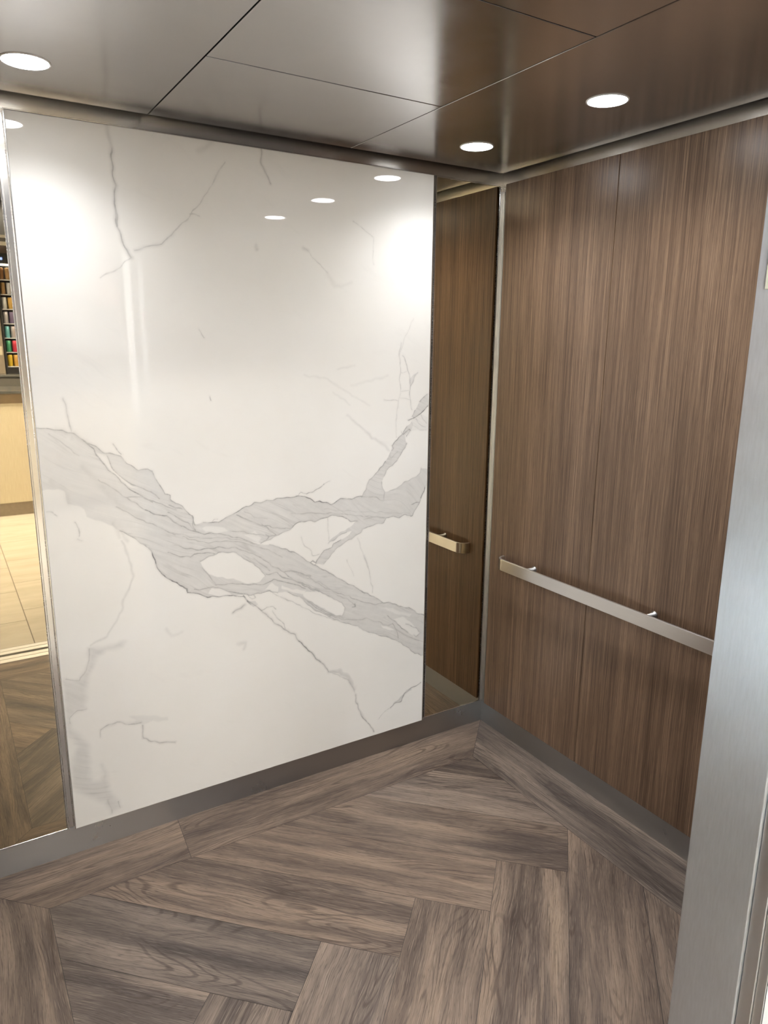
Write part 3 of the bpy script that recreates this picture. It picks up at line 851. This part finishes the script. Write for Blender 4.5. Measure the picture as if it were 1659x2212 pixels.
# ================================================================== HANDRAIL
def handrail():
    t = thing('handrail', 'flat brushed steel handrail with curved ends on the walnut wall', 'handrail', (-WD, -0.8, 0.783))
    bm = bmesh.new()
    yA, yB = -0.118, -1.56
    xo, th, R = -0.062+WD, 0.009, 0.042      # offset of front face from the panel, thickness, bend radius
    outer, inner_ = [], []
    def add(y, x, ny, nx):
        outer.append((y, x)); inner_.append((y-ny*th, x-nx*th))
    # path in (y, x) from wall out, along, and back
    add(yA, 0.0, 1, 0)
    n = 10
    for i in range(n+1):
        a = PI/2*i/n
        add(yA-R+R*math.cos(a), xo+R-R*math.sin(a), math.cos(a), -math.sin(a))
    for i in range(n+1):
        a = PI/2*i/n
        add(yB+R-R*math.sin(a), xo+R-R*math.cos(a), -math.sin(a), -math.cos(a))
    add(yB, 0.0, -1, 0)
    h = 0.0235
    N = len(outer)
    V = [[bm.verts.new((p[1], p[0]+0.8, z)) for p in ring] for ring, z in ((outer, -h), (outer, h), (inner_, h), (inner_, -h))]
    for i in range(N-1):
        for a in range(4):
            b = (a+1) % 4
            f = bm.faces.new((V[a][i], V[a][i+1], V[b][i+1], V[b][i])); f.smooth = False
    for i in (0, N-1):
        bm.faces.new([V[a][i] for a in range(4)])
    build('bar', bm, M_RAIL, t, 0.0012, 2)
    for y in (-0.302, -0.869, -1.40):
        bm = bmesh.new()
        lathe(bm, [(0.0, 0.0), (0.0125, 0.0), (0.0125, -0.003), (0.0085, -0.005), (0.0085, xo+th+0.0005), (0.0, xo+th+0.0005)], (0, y+0.8, 0.014), 20, True, 'x')
        build('standoff', bm, M_POST, t)
    return t
handrail()

# ================================================================== DOWNLIGHTS
M_LENS = emit('downlight_lens', (0.97, 0.985, 1.0), LENS)
M_RING = plain('downlight_ring', (0.85, 0.85, 0.85), 0.35)
def downlight(x, y, label):
    t = thing('downlight', label, 'ceiling light', (x, y, ZC))
    bm = bmesh.new()
    lathe(bm, [(0.055, 0.0), (0.0548, -0.0012), (0.0535, -0.0020), (0.0512, -0.0020), (0.0502, -0.0012), (0.0502, -0.0003), (0.055, -0.0003)], seg=48)
    build('trim_ring', bm, M_RING, t)
    bm = bmesh.new()
    lathe(bm, [(0.0, -0.0022), (0.03, -0.0021), (0.0498, -0.0016), (0.0498, -0.0004), (0.0, -0.0004)], seg=48)
    build('lens', bm, M_LENS, t)
    return t
def beam(x, y):
    L = bpy.data.lights.new('downlight_beam', 'SPOT')
    L.energy = SPOT; L.spot_size = math.radians(140); L.spot_blend = 1.0; L.shadow_soft_size = 0.035
    L.color = (0.955, 0.975, 1.0)
    o = bpy.data.objects.new('downlight_beam', L); COL.objects.link(o)
    o.location = (x, y, ZC-0.006)
d0 = downlight(-0.365, -0.292, 'round recessed ceiling light nearest the corner of mirror and walnut')
dup(d0, (-0.367, -0.836, ZC), 'round recessed ceiling light above the walnut wall, nearer the doorway')
dup(d0, (-0.365, -1.385, ZC), 'round recessed ceiling light by the front return, seen only in the marble')
dup(d0, (-1.687, -0.302, ZC), 'round recessed ceiling light at the left above the marble edge')
dup(d0, (-1.687, -0.836, ZC), 'round recessed ceiling light in the middle of the left row')
dup(d0, (-1.687, -1.385, ZC), 'round recessed ceiling light of the left row, just inside the door')

for x_, y_ in ((-0.365, -0.292), (-0.367, -0.836), (-0.365, -1.385), (-1.687, -0.302), (-1.687, -0.836), (-1.687, -1.385)):
    beam(x_, y_)

# small sign on the doorway return, plate on the front return
t = thing('door_sign', 'small red sign plate in a pale holder on the doorway return', 'sign', (JX, -1.722, 1.77))
box('holder', -0.0025, -0.0002, -0.018, 0.018, -0.035, 0.035, plain('pale_holder', (0.52, 0.50, 0.42), 0.35), t, 0.0006)
box('face', -0.0033, -0.0026, -0.013, 0.013, -0.03, 0.03, plain('red_face', (0.75, 0.05, 0.06), 0.4), t)
tag(box('indicator_plate', -0.50, -0.425, -CABD-0.002, -CABD+0.004, 2.155, 2.235, plain('pale_plate', (0.72, 0.72, 0.68), 0.3), None, 0.001), 'pale indicator plate high on the front return', 'indicator')

# ================================================================== SILLS AND HALL DOORWAY
def sill(name, y0, y1, lab):
    bm = bmesh.new()
    wv = (y1-y0)
    bx(bm, JL-0.1, JX+0.1, y0, y1, -0.03, -0.005)
    for a, b in ((0.0, 0.46), (0.53, 1.0)):
        bx(bm, JL-0.1, JX+0.1, y0+a*wv, y0+b*wv, -0.005, 0.0)
    o = build(name, bm, M_ALU); tag(o, lab, 'door sill')
sill('door_sill', -1.842, -1.7555, 'grooved metal lift sill at the cab floor edge')
sill('door_sill', -1.955, -1.872, 'grooved metal sill at the lobby tiles')
struct(box('trim_11', -2.6, 0.6, -1.872, -1.842, -0.30, -0.10, M_DARK), 'dark running gap between the sills')

YH0, YH1 = -2.13, -1.956
bm = bmesh.new()
bx(bm, JX, JX+0.11, YH0, YH1, 0.0, 2.135+0.11)
bx(bm, JL-0.11, JL, YH0, YH1, 0.0, 2.135+0.11)
bx(bm, JL, JX, YH0, YH1, 2.135, 2.135+0.11)
struct(build('door_1', bm, M_HALL, None, 0.002), 'brushed steel hall door frame of the lift')
LZ = 3.0
bm = bmesh.new()
bx(bm, JX+0.111, 4.0, YH0+0.02, YH1, 0.0, LZ); bx(bm, -6.0, JL-0.111, YH0+0.02, YH1, 0.0, LZ); bx(bm, JL-0.111, JX+0.111, YH0+0.02, YH1, 2.246, LZ)
M_PAINT = plain('lobby_paint', (0.62, 0.58, 0.52), 0.6)
struct(build('wall_lobby', bm, M_PAINT), 'pale lobby wall around the lift door')

# ================================================================== LOBBY
def tile_mat():
    k = NT('lobby_tile')
    o = k.obj()
    rnd = k.attr('tone')
    ad = k.n('ShaderNodeVectorMath', {0: o, 1: k.n('ShaderNodeCombineXYZ', {0: k.math('MULTIPLY', rnd, 9.0), 1: k.math('MULTIPLY', rnd, 5.0), 2: 0.0}).outputs[0]}, operation='ADD').outputs[0]
    v = k.noise(k.map(ad, scale=(2.2, 9, 1)), 1.0, 5, 0.6, 0.6)
    c = k.ramp(k.rng(v, 0.3, 0.7), [(0.0, (0.50, 0.45, 0.37)), (0.5, (0.545, 0.495, 0.415)), (1.0, (0.585, 0.54, 0.46))])
    k.p(Base_Color=c, Roughness=0.22)
    return k.m
bm = bmesh.new()
ton = bm.faces.layers.float.new('tone')
rr = random.Random(5)
T = 0.603
for i in range(-8, 10):
    x0 = -1.6245+(i-1)*T+0.0
    ph = {0: -2.555, 1: -2.36, 2: -2.757}[(1-i) % 3]
    for j in range(-14, 3):
        y1_ = ph+j*T
        y0_ = y1_-T
        a, b, c_, d = max(x0, -6.0), min(x0+T, 4.0), max(y0_, -9.0), min(y1_, -1.9555)
        if b-a < 0.01 or d-c_ < 0.01: continue
        f = bm.faces.new([bm.verts.new(p_) for p_ in ((a+0.0025, c_+0.0025, 0), (b-0.0025, c_+0.0025, 0), (b-0.0025, d-0.0025, 0), (a+0.0025, d-0.0025, 0))])
        f[ton] = rr.random()
bx(bm, -6.0, 4.0, -9.0, -1.956, -0.03, -0.001, 1)
struct(build('floor_lobby', bm, [tile_mat(), plain('grout', (0.15, 0.125, 0.10), 0.8)]), 'cream stone tiles of the lobby floor')
struct(box('ceiling_lobby', -6.0, 4.0, -9.0, YH1, LZ, LZ+0.05, plain('lobby_ceiling_paint', (0.10, 0.08, 0.065), 0.7)), 'lobby ceiling')
struct(box('wall_lobby_left', -6.05, -6.0, -9.0, YH1, 0, LZ, M_PAINT), 'left wall of the lobby')
struct(box('wall_lobby_right', 4.0, 4.05, -9.0, YH1, 0, LZ, M_PAINT), 'right wall of the lobby')
bm = bmesh.new()
WX0, WX1, WZ0, WZ1 = -5.7, -2.25, 1.0, 2.70
for a, b, c, d in ((-6.0, WX0, 0, LZ), (WX1, 4.0, 0, LZ), (WX0, WX1, 0, WZ0), (WX0, WX1, WZ1, LZ)): bx(bm, a, b, -9.05, -9.0, c, d)
struct(build('wall_lobby_far', bm, plain('far_wall_paint', (0.40, 0.36, 0.31), 0.6)), 'far wall of the shop')
struct(box('added_window_1', WX0, WX1, -9.045, -9.03, WZ0, WZ1, emit('added_glow_panel', (1.0, 0.975, 0.94), WINDOW_FILL)), 'added glowing window panel behind the counter, out of view')  # invented glowing panel, added to light the cab through the doorway
bm = bmesh.new()
for i in range(4):
    xm = WX0+(WX1-WX0)*i/3
    bx(bm, xm-0.025, xm+0.025, -9.028, -8.99, WZ0, WZ1)
struct(build('trim_12', bm, M_RUBBER), 'dark mullions of the added window panel')

# counter with linen front and dark top
def linen_mat():
    k = NT('linen_panel')
    o = k.obj()
    a = k.noise(k.map(o, scale=(260, 260, 9)), 1.0, 3, 0.6)
    k.p(Base_Color=k.mix(k.rng(a, 0.3, 0.7), (0.54, 0.46, 0.34), (0.66, 0.58, 0.44)), Roughness=0.55)
    return k.m
t = thing('service_counter', 'long shop counter with linen front and dark top, seen in the left mirror', 'counter', (-1.0, -5.39, 0))
box('body', -4.0, 4.0, -0.75, 0.0, 0.126, 1.075, linen_mat(), t)
box('toe_kick', -4.0, 4.0, -0.74, -0.006, 0.0, 0.1255, plain('bronze_kick', (0.26, 0.21, 0.16), 0.4), t)
box('apron', -4.0, 4.0, -0.75, 0.012, 1.0755, 1.165, plain('bronze_edge', (0.16, 0.115, 0.07), 0.4), t)
box('top', -4.0, 4.0, -0.78, 0.018, 1.1655, 1.19, plain('dark_stone', (0.10, 0.10, 0.097), 0.15), t, 0.003)
# back bar
t = thing('back_counter', 'dark stone back counter carrying the drinks cooler', 'counter', (-1.0, -7.3, 0))
box('body', -4.0, 4.0, -0.4, 0.6, 0.0, 1.26, plain('grey_panel', (0.13, 0.125, 0.115), 0.35), t)
box('top', -4.0, 4.0, -0.42, 0.62, 1.2605, 1.285, plain('grey_stone', (0.11, 0.11, 0.105), 0.2), t, 0.003)
# tan partition left of the cooler, with switch plate
struct(box('wall_partition', -2.0, -1.235, -7.45, -7.0, 1.2855, LZ-0.0005, plain('tan_panel', (0.27, 0.225, 0.17), 0.5)), 'tan partition beside the drinks cooler')
struct(box('ceiling_soffit', -4.0, 4.0, -7.0, -5.6, 2.72, LZ-0.0005, plain('brown_soffit', (0.07, 0.055, 0.04), 0.5)), 'dark brown soffit over the counter')
struct(box('wall_shop', -0.76, 4.0, -7.4, -7.3, 1.2855, LZ-0.0005, plain('shop_wall', (0.27, 0.27, 0.275), 0.6)), 'grey shop wall behind the clothes')

tag(box('light_switch', -1.31, -1.249, -6.9998, -6.992, 1.49, 1.586, plain('switch_plate', (0.62, 0.56, 0.42), 0.4), None, 0.002), 'cream switch plate on the tan partition left of the drinks cooler', 'switch')
# drinks cooler
def cooler():
    x0, x1, y0, y1, z0, z1 = -1.225, -0.80, -7.5, -7.02, 1.286, 2.58
    t = thing('drinks_cooler', 'upright glass-door drinks cooler with lit shelves, mirrored at the far left', 'refrigerator', ((x0+x1)/2, (y0+y1)/2, z0))
    ox, oy, oz = t.location
    M_CAB = plain('cooler_black', (0.02, 0.02, 0.022), 0.35)
    bm = bmesh.new()
    def B(a, b, c, d, e, f): bx(bm, a-ox, b-ox, c-oy, d-oy, e-oz, f-oz)
    B(x0, x0+0.02, y0, y1, z0, z1); B(x1-0.02, x1, y0, y1, z0, z1); B(x0+0.02, x1-0.02, y0, y0+0.02, z0, z1)
    B(x0+0.02, x1-0.02, y0+0.02, y1, z0, z0+0.07); B(x0+0.02, x1-0.02, y0+0.02, y1, z1-0.11, z1)
    build('cabinet', bm, M_CAB, t)
    box('strip_light', x0+0.03-ox, x1-0.03-ox, y1-0.05-oy, y1-0.035-oy, z1-0.125-oz, z1-0.1105-oz, emit('cooler_tube', (0.95, 0.98, 1.0), 9.0), t)
    box('display', x0+0.035-ox, x0+0.075-ox, y1-oy, y1+0.003-oy, z1-0.07-oz, z1-0.045-oz, emit('blue_display', (0.1, 0.25, 1.0), 2.5), t)
    M_SH = plain('shelf_white', (0.75, 0.78, 0.80), 0.3)
    zs = [z0+0.0705+0.157*i for i in range(7)]
    for z in zs:
        box('shelf', x0+0.021-ox, x1-0.021-ox, y0+0.06-oy, y1-0.03-oy, z-oz, z+0.008-oz, M_SH, t)
    return zs, x0, x1, y1
zs, cx0, cx1, cy1 = cooler()
COLS = [((0.72, 0.52, 0.06), 'yellow'), ((0.10, 0.42, 0.25), 'green'), ((0.20, 0.55, 0.62), 'aqua'), ((0.55, 0.55, 0.60), 'white'), ((0.70, 0.74, 0.78), 'silver'), ((0.40, 0.25, 0.12), 'brown'), ((0.28, 0.14, 0.06), 'amber')]
ALT = [((0.55, 0.33, 0.08), 'orange'), ((0.60, 0.05, 0.09), 'red'), ((0.45, 0.40, 0.42), 'grey'), ((0.20, 0.16, 0.28), 'purple'), ((0.60, 0.38, 0.10), 'gold'), ((0.6, 0.6, 0.62), 'white'), ((0.35, 0.20, 0.08), 'brown')]
ORD = ['bottom', 'second', 'third', 'fourth', 'fifth', 'sixth', 'top']
M_LID = steel('can_lid', (0.7, 0.7, 0.7), 0.2, 0.0)
canmat = {}
lid_me = can_prof = None
for s_, z in enumerate(zs):
    proto = {}
    for i in range(6):
        col, cn = (COLS, ALT)[(i//1) % 2][s_]
        x = cx0+0.055+i*0.063
        pos = (x, cy1-0.075, z+0.0082)
        if cn in proto:
            dup(proto[cn], pos); continue
        c = thing('drink_can', 'slim %s drink can on the %s shelf of the drinks cooler' % (cn, ORD[s_]), 'can', pos, '%s cans on the %s cooler shelf' % (cn, ORD[s_]))
        if cn not in canmat: canmat[cn] = plain('can_'+cn, col, 0.3, 0.3)
        bm = bmesh.new()
        lathe(bm, [(0.0, 0.0), (0.021, 0.0), (0.0265, 0.006), (0.0265, 0.118), (0.0225, 0.126)], seg=16)
        build('body', bm, canmat[cn], c)
        bm = bmesh.new()
        lathe(bm, [(0.0225, 0.1262), (0.0228, 0.128), (0.021, 0.1275), (0.0, 0.1272)], seg=16)
        build('lid', bm, M_LID, c)
        proto[cn] = c

# clothes rails with garments, mirrored faintly in the marble
M_RACK = plain('rack_brown', (0.10, 0.08, 0.06), 0.4)
for zz, nm in ((2.70, 'upper'), (2.04, 'lower')):
    bm = bmesh.new()
    lathe(bm, [(0.0, -0.70), (0.011, -0.70), (0.011, 0.55), (0.0, 0.55)], (0.0, -7.02, zz), 14, True, 'x')
    for xx in (-0.68, 0.53):
        bx(bm, xx-0.008, xx+0.008, -7.2995, -7.02, zz-0.008, zz+0.008)
    tag(build('clothes_rail', bm, M_RACK), '%s brown clothes rail on the grey shop wall, mirrored in the marble' % nm, 'rail')
bm = bmesh.new()
bx(bm, -1.2345, -0.765, -7.1, -7.03, 2.5805, LZ-0.0005, 0)
bx(bm, -1.2345, -0.765, -7.03, -7.018, 2.67, 2.715, 1); bx(bm, -1.2345, -0.765, -7.03, -7.018, 2.79, 2.81, 1)
struct(build('wall_header', bm, [plain('mauve_brown', (0.12, 0.085, 0.075), 0.5), plain('tan_band', (0.42, 0.37, 0.28), 0.5)]), 'brown header over the drinks cooler')
def garment(name, x, ztop, h, wd, col, label, vest=True):
    """hanging top: shoulders, armholes, soft folds, open hem, on its own hanger"""
    t = thing(name, label, 'clothing', (x, -6.985, ztop))
    bm = bmesh.new()
    rows, cols = 14, 24
    grid = []
    for r in range(rows+1):
        f = r/rows
        half = wd*(0.30 if vest else 0.42)+wd*0.20*min(1, max(0, (f-0.18)/0.2)) if f < 0.4 else wd*(0.5 if vest else 0.62)*(1+0.12*(f-0.4))
        ring = []
        for c in range(cols):
            a = 2*PI*c/cols
            dep = 0.022+0.02*f+0.006*f*math.sin(5*a+x*9)
            z = -f*h
            if r == 0:
                z -= 0.16*h*max(0, 1-(abs(math.cos(a))/0.55)**2)*(1.0 if math.sin(a) > 0 else 0.5)
            ring.append(bm.verts.new((half*math.cos(a), dep*math.sin(a), z)))
        grid.append(ring)
    for A, B in zip(grid, grid[1:]):
        for c in range(cols):
            f_ = bm.faces.new((A[c], A[(c+1) % cols], B[(c+1) % cols], B[c])); f_.smooth = True
    build('cloth', bm, plain('cloth_'+name, col, 0.8), t)
    bm = bmesh.new()
    bx(bm, -wd*0.3, wd*0.3, -0.004, 0.004, -0.012, -0.002); bx(bm, -0.003, 0.003, -0.033, -0.028, -0.002, 0.03); bx(bm, -0.003, 0.003, -0.03, 0.002, -0.004, 0.0)
    build('hanger', bm, M_RAIL, t)
garment('vest_top', -0.56, 2.665, 0.42, 0.28, (0.85, 0.85, 0.88), 'white vest top at the left of the upper clothes rail')
garment('vest_top', -0.305, 2.665, 0.46, 0.16, (0.80, 0.80, 0.80), 'narrow white vest top turned sideways on the upper clothes rail')
garment('shirt', -0.07, 2.665, 0.60, 0.20, (0.72, 0.46, 0.42), 'pink shirt on the upper clothes rail', False)
garment('vest_top', 0.26, 2.665, 0.60, 0.26, (0.78, 0.78, 0.75), 'long white vest top at the right of the upper clothes rail')
garment('trousers', -0.40, 2.005, 0.45, 0.20, (0.55, 0.55, 0.54), 'light grey trousers on the lower clothes rail', False)
garment('skirt', -0.06, 2.005, 0.50, 0.26, (0.42, 0.42, 0.42), 'grey skirt on the lower clothes rail', False)

# lobby ceiling lights, plus one added spot
M_LC = emit('lobby_daylight_lamp', (0.86, 0.93, 1.0), LOBBY*1.5)
M_LP = emit('lobby_light', (1.0, 0.97, 0.925), LOBBY)
def lobby_light(x, y, z, lab, m=None, sx=0.3, sy=0.3):
    t = thing('ceiling_light', lab, 'ceiling light', (x, y, z))
    box('diffuser', -sx, sx, -sy, sy, -0.012, -0.002, m or M_LP, t)
    bm = bmesh.new()
    for a, b, c, d in ((-sx-0.02, sx+0.02, -sy-0.02, -sy), (-sx-0.02, sx+0.02, sy, sy+0.02), (-sx-0.02, -sx, -sy, sy), (sx, sx+0.02, -sy, sy)):
        bx(bm, a, b, c, d, -0.016, 0.0)
    build('frame', bm, M_RING, t)
lobby_light(0.1, -4.7, LZ, 'square lobby ceiling light nearest the lift door')
lobby_light(2.0, -4.7, LZ, 'square lobby ceiling light to the right of the lift door')
lobby_light(-3.7, -4.5, LZ, 'cool square lobby ceiling light to the left of the lift door', M_LC)
def added_spot(x, y, lab):  # invented lamp; its floor pool makes the bright band on the return
    t = thing('downlight', lab, 'ceiling light', (x, y, LZ))
    bm = bmesh.new()
    lathe(bm, [(0.075, 0.0), (0.0745, -0.004), (0.07, -0.006), (0.064, -0.005), (0.062, -0.0006), (0.075, -0.0006)], seg=32)
    build('trim_ring', bm, M_RING, t)
    bm = bmesh.new()
    lathe(bm, [(0.0, -0.003), (0.0615, -0.002), (0.0615, -0.0006), (0.0, -0.0006)], seg=32)
    build('lens', bm, M_LENS, t)
    L = bpy.data.lights.new('added_spot_beam', 'SPOT')
    L.energy = POOL; L.spot_size = math.radians(40); L.spot_blend = 0.35; L.shadow_soft_size = 0.05; L.color = (0.64, 0.81, 1.0)
    o = bpy.data.objects.new('added_spot_beam', L); COL.objects.link(o)
    o.location = (x, y, LZ-0.01)
added_spot(-4.5, -3.6, 'added round lobby spotlight, out of view to the left of the lift')
lobby_light(-2.6, -5.25, LZ, 'square lobby ceiling light in front of the counter, to the left')
lobby_light(-0.9, -5.25, LZ, 'square lobby ceiling light in front of the counter, to the right')
